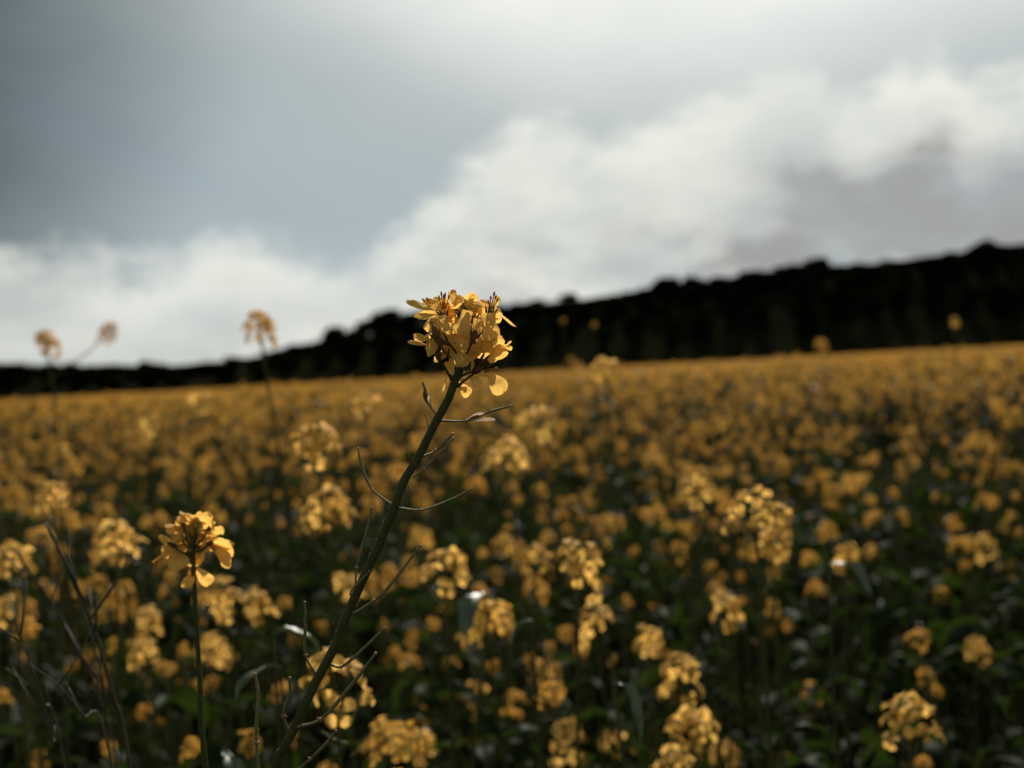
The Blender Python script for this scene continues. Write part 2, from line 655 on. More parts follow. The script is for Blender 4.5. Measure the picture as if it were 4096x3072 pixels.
def head_layout(seed, dense=False):
    """a raceme seen as flowers round a boss of buds; origin where it meets the stem, axis +Z"""
    r = random.Random(seed)
    body = MB()
    fl = []
    n = r.randrange(10, 15)
    R0 = r.uniform(.010, .027)
    drop = r.uniform(.016, .060)
    gap, gapw = r.uniform(0, 6.28), r.choice((0, 0, .6, .9))
    top = .034
    if dense:
        n, R0, drop, gapw = 21, .020, .055, .8
    for i in range(n):
        u = (i + .5) / n
        a = i * 2.39996 + r.uniform(-.3, .3)
        if abs((a - gap + math.pi) % (2 * math.pi) - math.pi) < gapw and u > .3:
            continue
        rr = .006 + R0 * math.sqrt(u) * r.uniform(.7, 1.25)
        z = top - drop * u ** 1.4 + r.uniform(-.004, .004)
        pos = Vector((rr * math.cos(a), rr * math.sin(a), z))
        tilt = R(15 + 62 * u + r.uniform(-18, 18))
        nrm = Vector((math.sin(tilt) * math.cos(a), math.sin(tilt) * math.sin(a), math.cos(tilt)))
        fl.append((r.randrange(6), axis_mtx(pos, nrm, r.uniform(0, 6.28), r.uniform(.85, 1.15))))
        body.tube([(0, 0, z - .016), pos * .5 + Vector((0, 0, (z - .010) * .5)), pos], .0005, 3, 'stem', cap=False)
    for i in range(12):
        a = i * 2.4
        rr = .0065 * math.sqrt(i / 12)
        c = Vector((rr * math.cos(a), rr * math.sin(a), top + .003 - .004 * i / 12))
        body.blob(c, .0016, (c.x * 40, c.y * 40, 1), .0032, 'bud', 5, 3)
    body.tube([(0, 0, -.012), (0, 0, .012), (0, 0, top)], [.0017, .0014, .0009], 5, 'stem')
    for i in range(5):      # young pods just below the flowers
        a = i * 2.4 + r.uniform(-.4, .4)
        z = -.004 - .011 * i
        d = Vector((math.cos(a), math.sin(a), .55)) * r.uniform(.014, .022)
        body.tube([(0, 0, z), Vector((0, 0, z)) + d * .5, Vector((0, 0, z + .004)) + d], [.0004, .0006, .0004], 3, 'pod', cap=False)
    return body, fl


HEADS = [head_layout(40 + i) for i in range(12)] + [head_layout(60, True), head_layout(61, True)]
HEAD_BODY_ME = [b.mesh('flower_head') for b, f in HEADS]
HEAD_MB = []
for b, fl in HEADS:
    q = MB()
    q.join(b, Matrix.Identity(4))
    for k, mt in fl:
        q.join(FLOWER_MB[k], mt)
    HEAD_MB.append(q)
HEAD_ME = [q.mesh('flower_head') for q in HEAD_MB]


def leaf_mb(seed):
    """a lobed, drooping leaf growing along +X from the origin"""
    r = random.Random(seed)
    mb = MB()
    L = r.uniform(.085, .15)
    W = L * r.uniform(.30, .44)
    up, dr = r.uniform(.35, .75), r.uniform(.5, 1.15)
    tw = r.uniform(-.5, .5)
    nl = r.uniform(2.5, 4)
    n, mcols = 13, 5
    vs, fs, uv = [], [], []
    for i in range(n):
        s = i / (n - 1)
        w = W * (math.sin(math.pi * min(1, s * .93 + .05)) ** .8) * (.35 + .65 * min(1, s * 1.7))
        w *= 1 - .20 * (0.5 + 0.5 * math.cos(s * nl * 6.28)) * (s < .8)
        cx, cz = L * (s - .16 * s * s * dr), L * (up * s - dr * s * s)
        ang = tw * s
        for j in range(mcols):
            tt = -1 + 2 * j / (mcols - 1)
            y = tt * w * .5
            z = abs(tt) * w * .22 + .004 * math.sin(s * 9 + tt * 3 + seed) * (abs(tt) > .3)
            yy, zz = y * math.cos(ang) - z * math.sin(ang), y * math.sin(ang) + z * math.cos(ang)
            vs.append(Vector((cx, yy, cz + zz)))
    for i in range(n - 1):
        for j in range(mcols - 1):
            a = i * mcols + j
            fs.append((a, a + mcols, a + mcols + 1, a + 1))
    mb.add(vs, fs, 'leaf')
    return mb


LEAF_MB = [leaf_mb(70 + i) for i in range(7)]
LEAF_ME = [q.mesh('leaf') for q in LEAF_MB]


def plant_layout(seed):
    """stem (with its branches) + placed heads and leaves, base at the origin"""
    r = random.Random(seed)
    H = r.uniform(.56, .80)
    stem = MB()
    lean = Vector((r.uniform(-.09, .09), r.uniform(-.09, .09), 0))
    main = spline([(0, 0, -.03), lean * .25 + Vector((0, 0, H * .4)), lean + Vector((0, 0, H))], 9)
    stem.tube(main, [.0036 - .0018 * i / 8 for i in range(9)], 6, 'stem')
    heads, leaves = [], []

    def crown(path, s):
        d = (path[-1] - path[-2]).normalized()
        heads.append((r.randrange(12), axis_mtx(path[-1], d + Vector((r.uniform(-.5, .5), r.uniform(-.5, .5), .5)), r.uniform(0, 6.28), s)))
    crown(main, r.uniform(.55, .95))
    for b in range(r.choice((2, 3, 4, 4, 5))):
        i0 = r.randrange(3, 7)
        a = r.uniform(0, 6.28)
        p0 = main[i0]
        rad = r.uniform(.035, .15)
        p2 = Vector((p0.x + rad * math.cos(a), p0.y + rad * math.sin(a), H * r.uniform(.66, 1.0)))
        br = spline([p0, p0.lerp(p2, .5) + Vector((math.cos(a), math.sin(a), 0)) * .02 - Vector((0, 0, .01)), p2], 6)
        stem.tube(br, [.0021 - .0009 * i / 5 for i in range(6)], 5, 'stem')
        crown(br, r.uniform(.28, .74))
    for k in range(r.randrange(6, 10)):
        z = H * r.uniform(.18, .80)
        i0 = min(7, int(z / H * 8))
        s = r.uniform(1.0, 1.35) * (1.15 - .75 * z / H)
        mt = Matrix.Translation(main[i0].lerp(main[i0 + 1], .5)) @ Euler((r.uniform(-.5, .5), r.uniform(-.5, .2), r.uniform(0, 6.28))).to_matrix().to_4x4() @ Matrix.Diagonal((s, s, s, 1))
        leaves.append((r.randrange(7), mt))
    return dict(H=H, stem=stem, heads=heads, leaves=leaves, top=main[-1])


PLANTS = [plant_layout(200 + i) for i in range(12)]
for p in PLANTS:
    p['stem_me'] = p['stem'].mesh('stem')
    q = MB()
    I4 = Matrix.Identity(4)
    q.join(p['stem'], I4)
    for k, mt in p['heads']:
        q.join(HEAD_MB[k], mt)
    for k, mt in p['leaves']:
        q.join(LEAF_MB[k], mt)
    p['whole'] = q


# ------------------------------------------------------------------ geometry-node scatter for what nobody could count
def scatter(name, protos, pts, label, cat):
    """pts: (location, rotation z, scale xyz, proto index); protos live only in an unlinked collection"""
    pc = bpy.data.collections.new(name + '_kinds')
    for i, mb in enumerate(protos):
        me = mb.mesh('%s_kind_%02d' % (name, i))
        pc.objects.link(bpy.data.objects.new('%s_kind_%02d' % (name, i), me))
    me = bpy.data.meshes.new(name)
    me.from_pydata([tuple(p[0]) for p in pts], [], [])
    a = me.attributes.new('rot', 'FLOAT_VECTOR', 'POINT')
    a.data.foreach_set('vector', [c for p in pts for c in p[1]])
    a = me.attributes.new('scl', 'FLOAT_VECTOR', 'POINT')
    a.data.foreach_set('vector', [c for p in pts for c in p[2]])
    a = me.attributes.new('kindex', 'INT', 'POINT')
    a.data.foreach_set('value', [p[3] for p in pts])
    ob = link(name, me)
    ng = bpy.data.node_groups.new(name, 'GeometryNodeTree')
    ng.interface.new_socket('Geometry', in_out='INPUT', socket_type='NodeSocketGeometry')
    ng.interface.new_socket('Geometry', in_out='OUTPUT', socket_type='NodeSocketGeometry')
    gi, go = ng.nodes.new('NodeGroupInput'), ng.nodes.new('NodeGroupOutput')
    ci = ng.nodes.new('GeometryNodeCollectionInfo')
    ci.inputs['Collection'].default_value = pc
    ci.inputs['Separate Children'].default_value = True
    ci.inputs['Reset Children'].default_value = True
    ip = ng.nodes.new('GeometryNodeInstanceOnPoints')
    ip.inputs['Pick Instance'].default_value = True

    def attr(nm, ty):
        nd = ng.nodes.new('GeometryNodeInputNamedAttribute')
        nd.data_type = ty
        nd.inputs['Name'].default_value = nm
        return nd.outputs['Attribute']
    L = ng.links.new
    L(gi.outputs[0], ip.inputs['Points'])
    L(ci.outputs[0], ip.inputs['Instance'])
    L(attr('kindex', 'INT'), ip.inputs['Instance Index'])
    L(attr('rot', 'FLOAT_VECTOR'), ip.inputs['Rotation'])
    L(attr('scl', 'FLOAT_VECTOR'), ip.inputs['Scale'])
    L(ip.outputs[0], go.inputs[0])
    md = ob.modifiers.new('scatter', 'NODES')
    md.node_group = ng
    tag(ob, label, cat, kind='stuff')
    return ob


# ------------------------------------------------------------------ the mustard field
# the heads that stand out in the photograph: x, y (in a 2212-wide view), width there, label, look
NOTED = [
    (680, 948, 104, 'blurred yellow mustard head of curling petals just left of the tall stem, above the middle', 0),
    (790, 872, 70, 'small blurred mustard head on the field skyline left of the tall stem', 0),
    (1308, 795, 70, 'ring-shaped blurred mustard head standing above the far field edge', 0),
    (1160, 905, 75, 'blurred mustard head leaning over, upper of a pair right of the tall stem', 0),
    (1095, 975, 85, 'blurred mustard head, lower of a pair right of the tall stem', 0),
    (1630, 1095, 115, 'ring-shaped blurred mustard head topping a tall cluster right of centre', 0),
    (1665, 1170, 95, 'loose lower mustard head hanging under the ring-shaped one right of centre', 0),
    (1825, 1200, 75, 'blurred mustard head beside pale shining leaf at right', 0),
    (1245, 1200, 120, 'broad blurred mustard head at the centre right, wider half of a joined pair', 0),
    (1150, 1205, 80, 'smaller blurred mustard head, left half of a joined pair at centre right', 0),
    (960, 1215, 108, 'round blurred mustard head close to the right of the leaning stem', 0),
    (1285, 1335, 95, 'slanting elongated mustard head in the lower middle', 0),
    (1398, 1380, 80, 'narrow upright mustard head in the lower middle', 0),
    (1468, 1440, 100, 'wreath-like mustard head in the lower right middle', 0),
    (1500, 1565, 112, 'large ring-shaped mustard head near the bottom right of centre', 0),
    (1460, 1645, 100, 'mustard head cut by the bottom edge below the large ring-shaped head', 0),
    (1560, 1625, 70, 'small mustard head at bottom touching the large ring-shaped head', 0),
    (1962, 1545, 118, 'ragged mustard head standing alone in the dark lower right corner', 0),
    (1325, 1600, 75, 'mustard head near the bottom edge, left of two side by side', 0),
    (1392, 1590, 72, 'mustard head near the bottom edge, right of two side by side', 0),
    (1225, 1578, 85, 'bright mustard head near the bottom edge below the slanting one', 0),
    (1178, 1448, 75, 'slanting small mustard head left of the lower middle', 0),
    (1030, 1490, 62, 'small dim mustard head low between the leaning stem and the middle', 0),
    (725, 1450, 150, 'big mustard head behind the lower part of the leaning stem', 0),
    (318, 1335, 70, 'mustard head, upper of two stacked at lower left', 0),
    (312, 1405, 85, 'mustard head, lower of two stacked at lower left', 0),
    (562, 1300, 85, 'domed mustard head between the two sharp stems', 0),
    (28, 1205, 100, 'mustard head cut by the left edge of the photo', 0),
    (15, 1310, 70, 'small mustard head low at the left edge of the photo', 0),
    (905, 1600, 75, 'mustard head near the bottom edge right of the leaning stem', 0),
    (1690, 1640, 55, 'small mustard head at the bottom edge in the right half', 0),
    (1755, 1490, 52, 'small mustard head alone in the dark right half near the bottom', 0),
    (2112, 1395, 62, 'small mustard head in the dark area by the right edge', 0),
    (1570, 1310, 92, 'wide dim mustard head right of the lower middle', 0),
    (1080, 1350, 60, 'dim mustard head just right of the leaning stem, below centre', 0),
    (705, 1085, 95, 'two-lobed blurred mustard head left of the leaning stem at mid height', 0),
    (460, 1395, 70, 'dim mustard head right behind the sharp second stem', 0),
    (490, 1275, 95, 'blurred mustard head behind the sharp second flower', 0),
    (250, 1160, 100, 'dim mustard head left of the sharp second flower', 0),
    (115, 1065, 90, 'blurred mustard head near the left edge at mid height', 0),
    (330, 912, 52, 'hooked blurred mustard head in the upper left of the field', 0),
    (432, 865, 52, 'pale blurred mustard head just under the field skyline at left', 0),
    (1775, 745, 36, 'mustard head poking above the field edge below the hill', 0),
    (2062, 690, 20, 'tall dim mustard head against the dark hill at far right', 0),
    (1217, 692, 10, 'tiny out-of-focus flower dot on the dark hill, left of a pair', 0),
    (1284, 700, 12, 'tiny out-of-focus flower dot on the dark hill, right of a pair', 0),
    (1500, 1050, 75, 'blurred mustard head right of centre above the ring-shaped ones', 0),
    (1890, 1190, 45, 'small reddish-gold mustard head right of the shining leaf', 0),
    (2125, 1170, 55, 'domed mustard head near the right edge at mid height', 0),
    (2200, 1440, 40, 'small mustard head cut by the right edge', 0),
    (740, 1265, 75, 'mustard head touching the leaning stem on its left, low', 0),
]
SKY_HEADS = [
    (100, 728, 62, (130, 1000), 'tall mustard flower against the sky, leftmost'),
    (230, 705, 46, (40, 960), 'small tall mustard flower leaning right against the sky'),
    (560, 690, 82, (622, 1170), 'tall mustard flower with dropping petals against the sky, left of the centre flower'),
]
GROUP_N = 'blurred mustard plants that stand out'
GROUP_F = 'blurred mustard plants filling the field'


def noted_plant(x, y, wpx, label, near, base=None, name='mustard_plant'):
    r = random.Random(int(x * 7 + y))
    X, Y = x * 1.8517, y * 1.8517
    d = FPX * .056 / (wpx * 1.8517)
    if near:
        d = max(d, 0.98)
    d = min(max(d, .98), 5.0)
    hs = wpx * 1.8517 * d / FPX / .056
    c = P(X, Y, d)
    root_xy = Vector((c.x + r.uniform(-.05, .05), c.y + r.uniform(-.02, .08), 0))
    if base:
        q = P(base[0] * 1.8517, base[1] * 1.8517, d + .02)
        ext = (c.z - 0.0) / max(.05, c.z - q.z)
        root_xy = Vector((q.x, q.y + .03, 0))
        mid = q - root_xy
    root = link(name, None)
    root.location = root_xy
    tag(root, label, 'mustard plant', GROUP_N)
    neck = c - root_xy - Vector((0, 0, .022 * hs))
    if not base:
        mid = Vector((neck.x * .25 + r.uniform(-.015, .015), neck.y * .3, neck.z * .5))
    sm = MB()
    path = spline([(0, 0, -.02), mid, neck], 12)
    sm.tube(path, [.0034 - .0017 * i / 11 for i in range(12)], 6, 'stem')
    link('stem', sm.mesh('stem'), root)
    k = r.randrange(12) if not (base or near) else 12 + r.randrange(2)
    hs *= .85 if base else 1
    dd = (path[-1] - path[-2]).normalized()
    hm = axis_mtx(neck, dd + Vector((r.uniform(-.3, .3), r.uniform(-.5, .1), .4)), r.uniform(0, 6.28), hs)
    head = link('flower_head', HEAD_BODY_ME[k], root, hm)
    for fi, mt in HEADS[k][1]:
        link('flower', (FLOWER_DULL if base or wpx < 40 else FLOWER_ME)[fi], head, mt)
    for q in range(r.randrange(4, 7) if not base else 0):
        z = r.uniform(.2, .72)
        i0 = int(z * 11)
        s = r.uniform(.8, 1.25) * (1.2 - .8 * z)
        mt = Matrix.Translation(path[i0]) @ Euler((r.uniform(-.5, .5), r.uniform(-.5, .2), r.uniform(0, 6.28))).to_matrix().to_4x4() @ Matrix.Diagonal((s, s, s, 1))
        link('leaf', LEAF_ME[r.randrange(7)], root, mt)
    return root


for x, y, w, lab, near in NOTED:
    noted_plant(x, y, w, lab, near)
for x, y, w, b, lab in SKY_HEADS:
    noted_plant(x, y, w, lab, 0, b)


def in_wedge(x, y, t):
    return abs(x) < t * y + .6


cands = []
noted_c = [P(x * 1.8517, y * 1.8517, min(max(FPX * .056 / (w * 1.8517), .98), 5)) for x, y, w, *_ in NOTED]


def density(x, y):
    """plants per square metre"""
    n = mnoise.noise(Vector((x * 1.3, y * 1.1, 4.2)))
    k = 1 + 1.5 * n + .4 * mnoise.noise(Vector((x * 4, y * 3, 1.2)))
    base = 14.0
    if y < 1.9:
        base = 6.0
    elif y < 2.6:
        base = 9.0
    if x > .10 * y and y < 3.4:      # a thin patch in the crop on the right
        base *= .55
    if y > 4:
        base = 10.0
    return base * max(.12, k)


y = 1.18
step = .10
while y < 14.0:
    wdt = .62 * y + .6
    nn = int(wdt * 2 / step)
    for i in range(nn):
        x = -wdt + (i + rnd.random()) * step
        yy = y + rnd.random() * step
        if rnd.random() < density(x, yy) * step * step:
            sc = rnd.uniform(.66, 1.22)
            if yy > 2.6 and rnd.random() < .05:
                sc *= rnd.uniform(1.05, 1.25)
            cands.append((x, yy, rnd.randrange(12), rnd.uniform(0, 6.28), sc))
    y += step

near, rest = [], []
for c in cands:
    x, yy, k, rz, s = c
    if yy < 1.5:
        s = min(s, .72 / PLANTS[k]['H'])
        c = (x, yy, k, rz, s)
    tp = Vector((x, yy, 0)) + Matrix.Rotation(rz, 3, 'Z') @ PLANTS[k]['top'] * s
    pr = project(tp)
    if pr and -60 < pr[0] < 4156 and pr[1] < 3150:
        near.append((pr[2], c))
    else:
        rest.append(c)
near.sort(key=lambda q: q[0])
NIND = 300 - len(NOTED) - len(SKY_HEADS) - 2
rest += [c for _, c in near[NIND:]]
for _, (x, yy, k, rz, s) in near[:NIND]:
    p = PLANTS[k]
    root = link('mustard_plant', None)
    root.location = (x, yy, 0)
    root.rotation_euler = (0, 0, rz)
    root.scale = (s, s, s)
    pr = project(Vector((x, yy, p['H'] * s)))
    tag(root, 'blurred mustard plant %s, %s' % (
        'low in the photo' if pr[1] > 2450 else 'at mid-height of the field' if pr[1] > 1950 else 'high in the field',
        'near the left edge' if pr[0] < 500 else 'left of the leaning stem' if pr[0] < 1350 else 'just behind the leaning stem' if pr[0] < 1900 else 'right of the photo centre' if pr[0] < 3000 else 'in the right quarter'), 'mustard plant', GROUP_F)
    link('stem', p['stem_me'], root)
    for kk, mt in p['heads']:
        link('flower_head', HEAD_ME[kk], root, mt)
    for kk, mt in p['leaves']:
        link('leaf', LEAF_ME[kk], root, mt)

pts = [((x, yy, 0), (0, 0, rz), (s, s, s), k) for x, yy, k, rz, s in rest]
scatter('mustard_crop', [p['whole'] for p in PLANTS], pts, 'dense mass of flowering mustard in the middle of the field', 'mustard crop')


# far crop: clumps of many stems
def clump_mb(seed):
    r = random.Random(seed)
    mb = MB()
    for i in range(13):
        x, yv = r.uniform(-.3, .3), r.uniform(-.3, .3)
        h = r.uniform(.46, .86)
        mb.tube([(x, yv, 0), (x + r.uniform(-.03, .03), yv, h)], [.003, .0018], 3, 'stem', cap=False)
        for q in range(11):
            a, u = r.uniform(0, 6.28), r.random()
            rr = .026 * math.sqrt(u)
            p = Vector((x + rr * math.cos(a), yv + rr * math.sin(a), h + .018 - .03 * u + r.uniform(-.006, .006)))
            n = Vector((math.cos(a) * u + r.gauss(0, .5), math.sin(a) * u + r.gauss(0, .5), .45)).normalized()
            t1 = n.orthogonal().normalized() * r.uniform(.008, .012)
            t2 = n.cross(t1)
            mb.add([p - t1, p - t2, p + t1, p + t2], [(0, 1, 2, 3)], 'field_petal')
        for q in range(5):
            s = r.uniform(.8, 1.2)
            mt = Matrix.Translation((x, yv, h * r.uniform(.35, .92))) @ Euler((0, 0, r.uniform(0, 6.28))).to_matrix().to_4x4() @ Matrix.Diagonal((s, s, s, 1))
            mb.join(LEAF_MB[r.randrange(7)], mt)
    return mb


pts = []
for y0, y1, dens, sx, t in ((13.8, 40, 3.6, 1.0, .55), (40, 90, 1.2, 1.8, .52), (90, FIELD_END, .45, 3.2, .5)):
    n = int((y1 - y0) * (y0 + y1) * t * dens)
    for i in range(n):
        yy = math.sqrt(rnd.uniform(y0 * y0, y1 * y1))
        x = rnd.uniform(-t, t) * yy
        s = sx * rnd.uniform(.9, 1.15)
        pts.append(((x, yy, 0), (0, 0, rnd.uniform(0, 6.28)), (s, s, rnd.uniform(.82, 1.22)), rnd.randrange(5)))
scatter('far_mustard_crop', [clump_mb(300 + i) for i in range(5)], pts, 'golden far part of the mustard field up to the dark wood', 'mustard crop')

# low leaves that close the ground between the stems
def rosette_mb(seed):
    r = random.Random(seed)
    mb = MB()
    for i in range(7):
        s = r.uniform(.8, 1.3)
        z = r.uniform(.05, .42)
        mt = Matrix.Translation((r.uniform(-.04, .04), r.uniform(-.04, .04), z)) @ Euler((r.uniform(-.6, .6), r.uniform(-.9, .1), r.uniform(0, 6.28))).to_matrix().to_4x4() @ Matrix.Diagonal((s, s, s, 1))
        mb.join(LEAF_MB[r.randrange(7)], mt)
    for i in range(3):
        a = r.uniform(0, 6.28)
        mb.tube([(0, 0, 0), (.03 * math.cos(a), .03 * math.sin(a), .25), (.05 * math.cos(a), .05 * math.sin(a), .5)], .0014, 3, 'stem', cap=False)
    return mb


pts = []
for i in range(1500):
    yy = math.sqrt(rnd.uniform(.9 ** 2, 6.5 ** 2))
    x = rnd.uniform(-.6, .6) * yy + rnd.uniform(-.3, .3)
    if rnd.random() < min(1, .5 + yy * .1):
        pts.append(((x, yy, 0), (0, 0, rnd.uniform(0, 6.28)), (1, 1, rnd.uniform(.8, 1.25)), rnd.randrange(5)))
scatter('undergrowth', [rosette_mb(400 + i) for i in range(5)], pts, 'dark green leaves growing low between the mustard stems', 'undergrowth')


# leafy shoots whose waxy leaves lie flat and catch the sun
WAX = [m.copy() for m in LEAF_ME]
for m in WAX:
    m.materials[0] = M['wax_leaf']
for x, y, d, lab in ((1045, 1280, 1.5, 'curled white-shining leaf right of the leaning stem, under the round flower head'),
                     (1150, 1340, 1.4, 'small white-shining upright leaf below the joined pair of flower heads'),
                     (590, 1365, 1.15, 'large pale shining leaf between the two sharp stems'),
                     (605, 1440, 1.12, 'pale shining leaf under the large one between the two sharp stems'),
                     (1325, 1475, 1.20, 'broad grey shining leaf left of the wreath-like flower head'),
                     (1790, 1215, 1.55, 'pale shining leaf touching a flower head at right'),
                     (480, 1620, 1.22, 'dull grey shining leaf near the bottom by the second stem')):
    r = random.Random(x)
    c = P(x * 1.8517, y * 1.8517, d)
    root = link('leafy_shoot', None)
    base = Vector((c.x + r.uniform(-.03, .03), c.y + .04, 0))
    root.location = base
    tag(root, lab, 'leafy shoot', 'leafy shoots with shining leaves')
    b = MB()
    b.tube(spline([(0, 0, -.02), (c - base) * .5 + Vector((.01, .01, 0)), c - base], 8), [.0026 - .0002 * i for i in range(8)], 6, 'stem')
    link('stem', b.mesh('stem'), root)
    for k in range(3):
        q = r.uniform(0, 6.28)
        s_ = r.uniform(.42, .6) if k == 0 else r.uniform(.6, .9)
        pos = (c - base) * (1 if k == 0 else r.uniform(.5, .85))
        link('leaf', (WAX if k == 0 else LEAF_ME)[r.randrange(7)], root,
             Matrix.Translation(pos) @ Euler((0, R(22) if k == 0 else 0, q)).to_matrix().to_4x4() @ Matrix.Diagonal((s_, s_, s_, 1)))


# ------------------------------------------------------------------ the sharp foreground plant
D0 = 0.70


def Z1(x, y):
    return 1550 + x / 3.3183, 1130 + y / 3.3183


def Z2(x, y):
    return 1150 + x / 2.212, 1600 + y / 2.212


def Z3(x, y):
    return 900 + x / 2.149, 2300 + y / 2.149


def hero_petal(b, tp, W, roll=0.0, curl=0.15, cup=0.12, seed=0, claw=0.22, mat='petal', ruffle=1.5, bw=0.0):
    """a petal from world point b to world point tp, W metres wide, its face turned to the camera then rolled"""
    r = random.Random(seed)
    b, tp = Vector(b), Vector(tp)
    d = tp - b
    L = d.length
    d.normalize()
    view = (CAM - b).normalized()
    side = d.cross(view).normalized()
    side = Matrix.Rotation(roll, 3, d) @ side
    nrm = side.cross(d).normalized()
    nL, nW = 15, 9
    vs, fs, uv = [], [], []
    ph = r.uniform(0, 6)
    asym = r.uniform(-.12, .12)
    for i in range(nL):
        s = i / (nL - 1)
        if s < claw:
            w = .13 + .10 * (s / max(claw, 1e-3)) if claw > 0 else .2
        else:
            q = (s - claw) / (1 - claw)
            w = .22 + .78 * math.sin(math.pi * min(1, q * 1.35) * .5) ** 1.0
        w = max(w, bw)
        if s > .62:
            q = (s - .62) / .38
            w *= math.sqrt(max(.0, 1 - (q * .985) ** 2.6))
        for j in range(nW):
            tt = -1 + 2 * j / (nW - 1)
            y = (tt + asym * (1 - tt * tt) * s) * w * W * .5
            z = curl * L * math.sin(s * 2.2) * s - cup * W * tt * tt * w
            z += ruffle * W * .055 * math.sin(s * 6 + tt * 3.5 + ph) * (abs(tt) ** 1.2) * s
            z += ruffle * W * .05 * mnoise.noise(Vector((s * 4 + ph, tt * 2.4, ph)))
            edge = .05 * W * mnoise.noise(Vector((tt * 3 + ph, s * 3, 9.1))) * s
            ln = s * L * (1 - .035 * math.cos(tt * 5 + ph) * s) + edge
            vs.append(b + d * ln + side * y + nrm * z)
            uv.append((tt * .5 + .5, s))
    for i in range(nL - 1):
        for j in range(nW - 1):
            a = i * nW + j
            fs.append((a, a + nW, a + nW + 1, a + 1))
    mb = MB()
    mb.add(vs, fs, mat, uv)
    return mb


hero = link('mustard_plant', None)
H_ROOT = P(*Z3(430, 1659), D0)
hero_base = Vector((H_ROOT.x - .055, H_ROOT.y + .03, 0))
hero.location = hero_base
tag(hero, 'sharp yellow mustard plant leaning right in the foreground, bristling with thin seed pods', 'mustard plant')
INV = Matrix.Translation(-hero_base)


def hero_part(name, mb, parent=None, smooth=True):
    """geometry given in world space, kept relative to the plant's base"""
    q = MB()
    q.join(mb, INV)
    return link(name, q.mesh(name, smooth), parent if parent is not None else hero)


stem_px = [(975, 1115, 1), (890, 1330, 1), (800, 1560, 1)]
spts = [P(*Z1(x, y), D0) for x, y, _ in stem_px]
spts += [P(*Z2(x, y), D0 + dz) for x, y, dz in ((1310, 200, 0), (1160, 500, 0), (1030, 720, 0), (945, 950, 0), (800, 1300, 0.001), (680, 1560, 0.002))]
spts += [P(*Z3(x, y), D0 + dz) for x, y, dz in ((1060, 320, .004), (930, 640, .005), (760, 960, .006), (610, 1290, .008), (500, 1500, .010), (430, 1659, .012))]
low = spts[-1]
spts += [low + Vector((-.024, .008, -.07)), hero_base + Vector((.012, 0, .35)), hero_base + Vector((0, 0, -.02))]
spts = [P(*Z1(1040, 820), D0 + .004), P(*Z1(1010, 960), D0 + .003)] + spts
sp = spline(spts, 90)
mb = MB()
mb.tube(sp, [.0012 + .0007 * min(1, i / 10) + .0004 * min(1, i / 60) for i in range(90)], 14, 'stem', wob=.07)
# fine hairs and ribs along the stem
rh = random.Random(5)
for i in range(430):
    k = rh.randrange(12, 62)
    p = sp[k].lerp(sp[k + 1], rh.random())
    d = (sp[k + 1] - sp[k]).normalized()
    o = Matrix.Rotation(rh.uniform(0, 6.28), 3, d) @ d.orthogonal().normalized()
    rr = .0012 + .0007 * min(1, k / 10) + .0004 * min(1, k / 60)
    mb.tube([p + o * rr * .9, p + o * (rr + rh.uniform(.0004, .0010)) + d * rh.uniform(-.0004, .0004)], [.00006, .00003], 3, 'pod', cap=False)
hero_part('stem', mb)


def pod(px, zf, rad_ped, rad_pod, joint=1, dz=0.0, dz_tip=0.0, parent=None, tip=True, mat='pod'):
    """a seed pod on its stalk: px = points along it, px[joint] is where stalk and pod meet"""
    n = len(px)
    pw = [P(*zf(x, y), D0 + dz + (dz_tip - dz) * i / (n - 1)) for i, (x, y) in enumerate(px)]
    N = 26
    rad_ped, rad_pod = rad_ped * 1.2, rad_pod * 1.2
    path = spline(pw, N)
    uj = joint / (n - 1)
    rad = []
    for i in range(N):
        u = i / (N - 1)
        if u < uj:
            rad.append(rad_ped * (1.25 - .35 * u / uj))
        else:
            q = (u - uj) / (1 - uj)
            rad.append(rad_ped + (rad_pod - rad_ped) * min(1, q * 5) if q < .55 else rad_pod * (1 - .45 * (q - .55) / .45))
    b = MB()
    b.tube(path, rad, 8, mat, wob=.12)
    kj = int(uj * (N - 1))
    dj = (path[kj + 1] - path[kj])
    b.blob(path[kj], rad_ped * 1.7, dj, rad_ped * 1.6, 'pod_tip', 8, 4)
    for q in range(3):
        a = Matrix.Rotation(q * 2.1 + px[0][0], 3, dj.normalized()) @ dj.normalized().orthogonal()
        b.tube([path[kj], path[kj] + a * rad_ped * 2.4 - dj.normalized() * .0004], [rad_ped * .5, rad_ped * .2], 4, 'pod_tip')
    if tip:
        b.blob(path[-1], rad_pod * .95, path[-1] - path[-2], rad_pod * .9, 'pod_tip', 8, 4)
    return hero_part('seed_pod', b)


pod([(1345, 185), (1590, 182), (1790, 105), (1985, 50)], Z2, .00040, .00058, 1, 0, -.004)
pod([(1110, 685), (1215, 600), (1340, 475), (1470, 340)], Z2, .00035, .00060, 1, 0, .006)
pod([(1165, 510), (1245, 482), (1320, 440), (1460, 300)], Z2, .00050, .00075, 2, .001, .010)
pod([(1250, 245), (1235, 180), (1213, 122)], Z2, .00022, .00030, 1, 0, .003)
pod([(935, 935), (748, 788), (660, 590), (622, 428)], Z2, .00040, .00058, 1, 0, .002)
pod([(985, 955), (1195, 970), (1440, 885), (1630, 787)], Z2, .00036, .00055, 1, 0, -.006)
pod([(600, 1720), (615, 1468), (690, 1200), (745, 955)], Z2, .00045, .00062, 1, .003, .002)
pod([(1085, 345), (1290, 215), (1400, 110), (1680, -250)], Z3, .00048, .00072, 1, .004, 0)
pod([(1075, 170), (1100, 120), (1240, -30)], Z3, .00036, .00055, 1, .000, -.004)
pod([(775, 850), (690, 680), (690, 430), (685, 235)], Z3, .00042, .00070, 1, .006, .000)
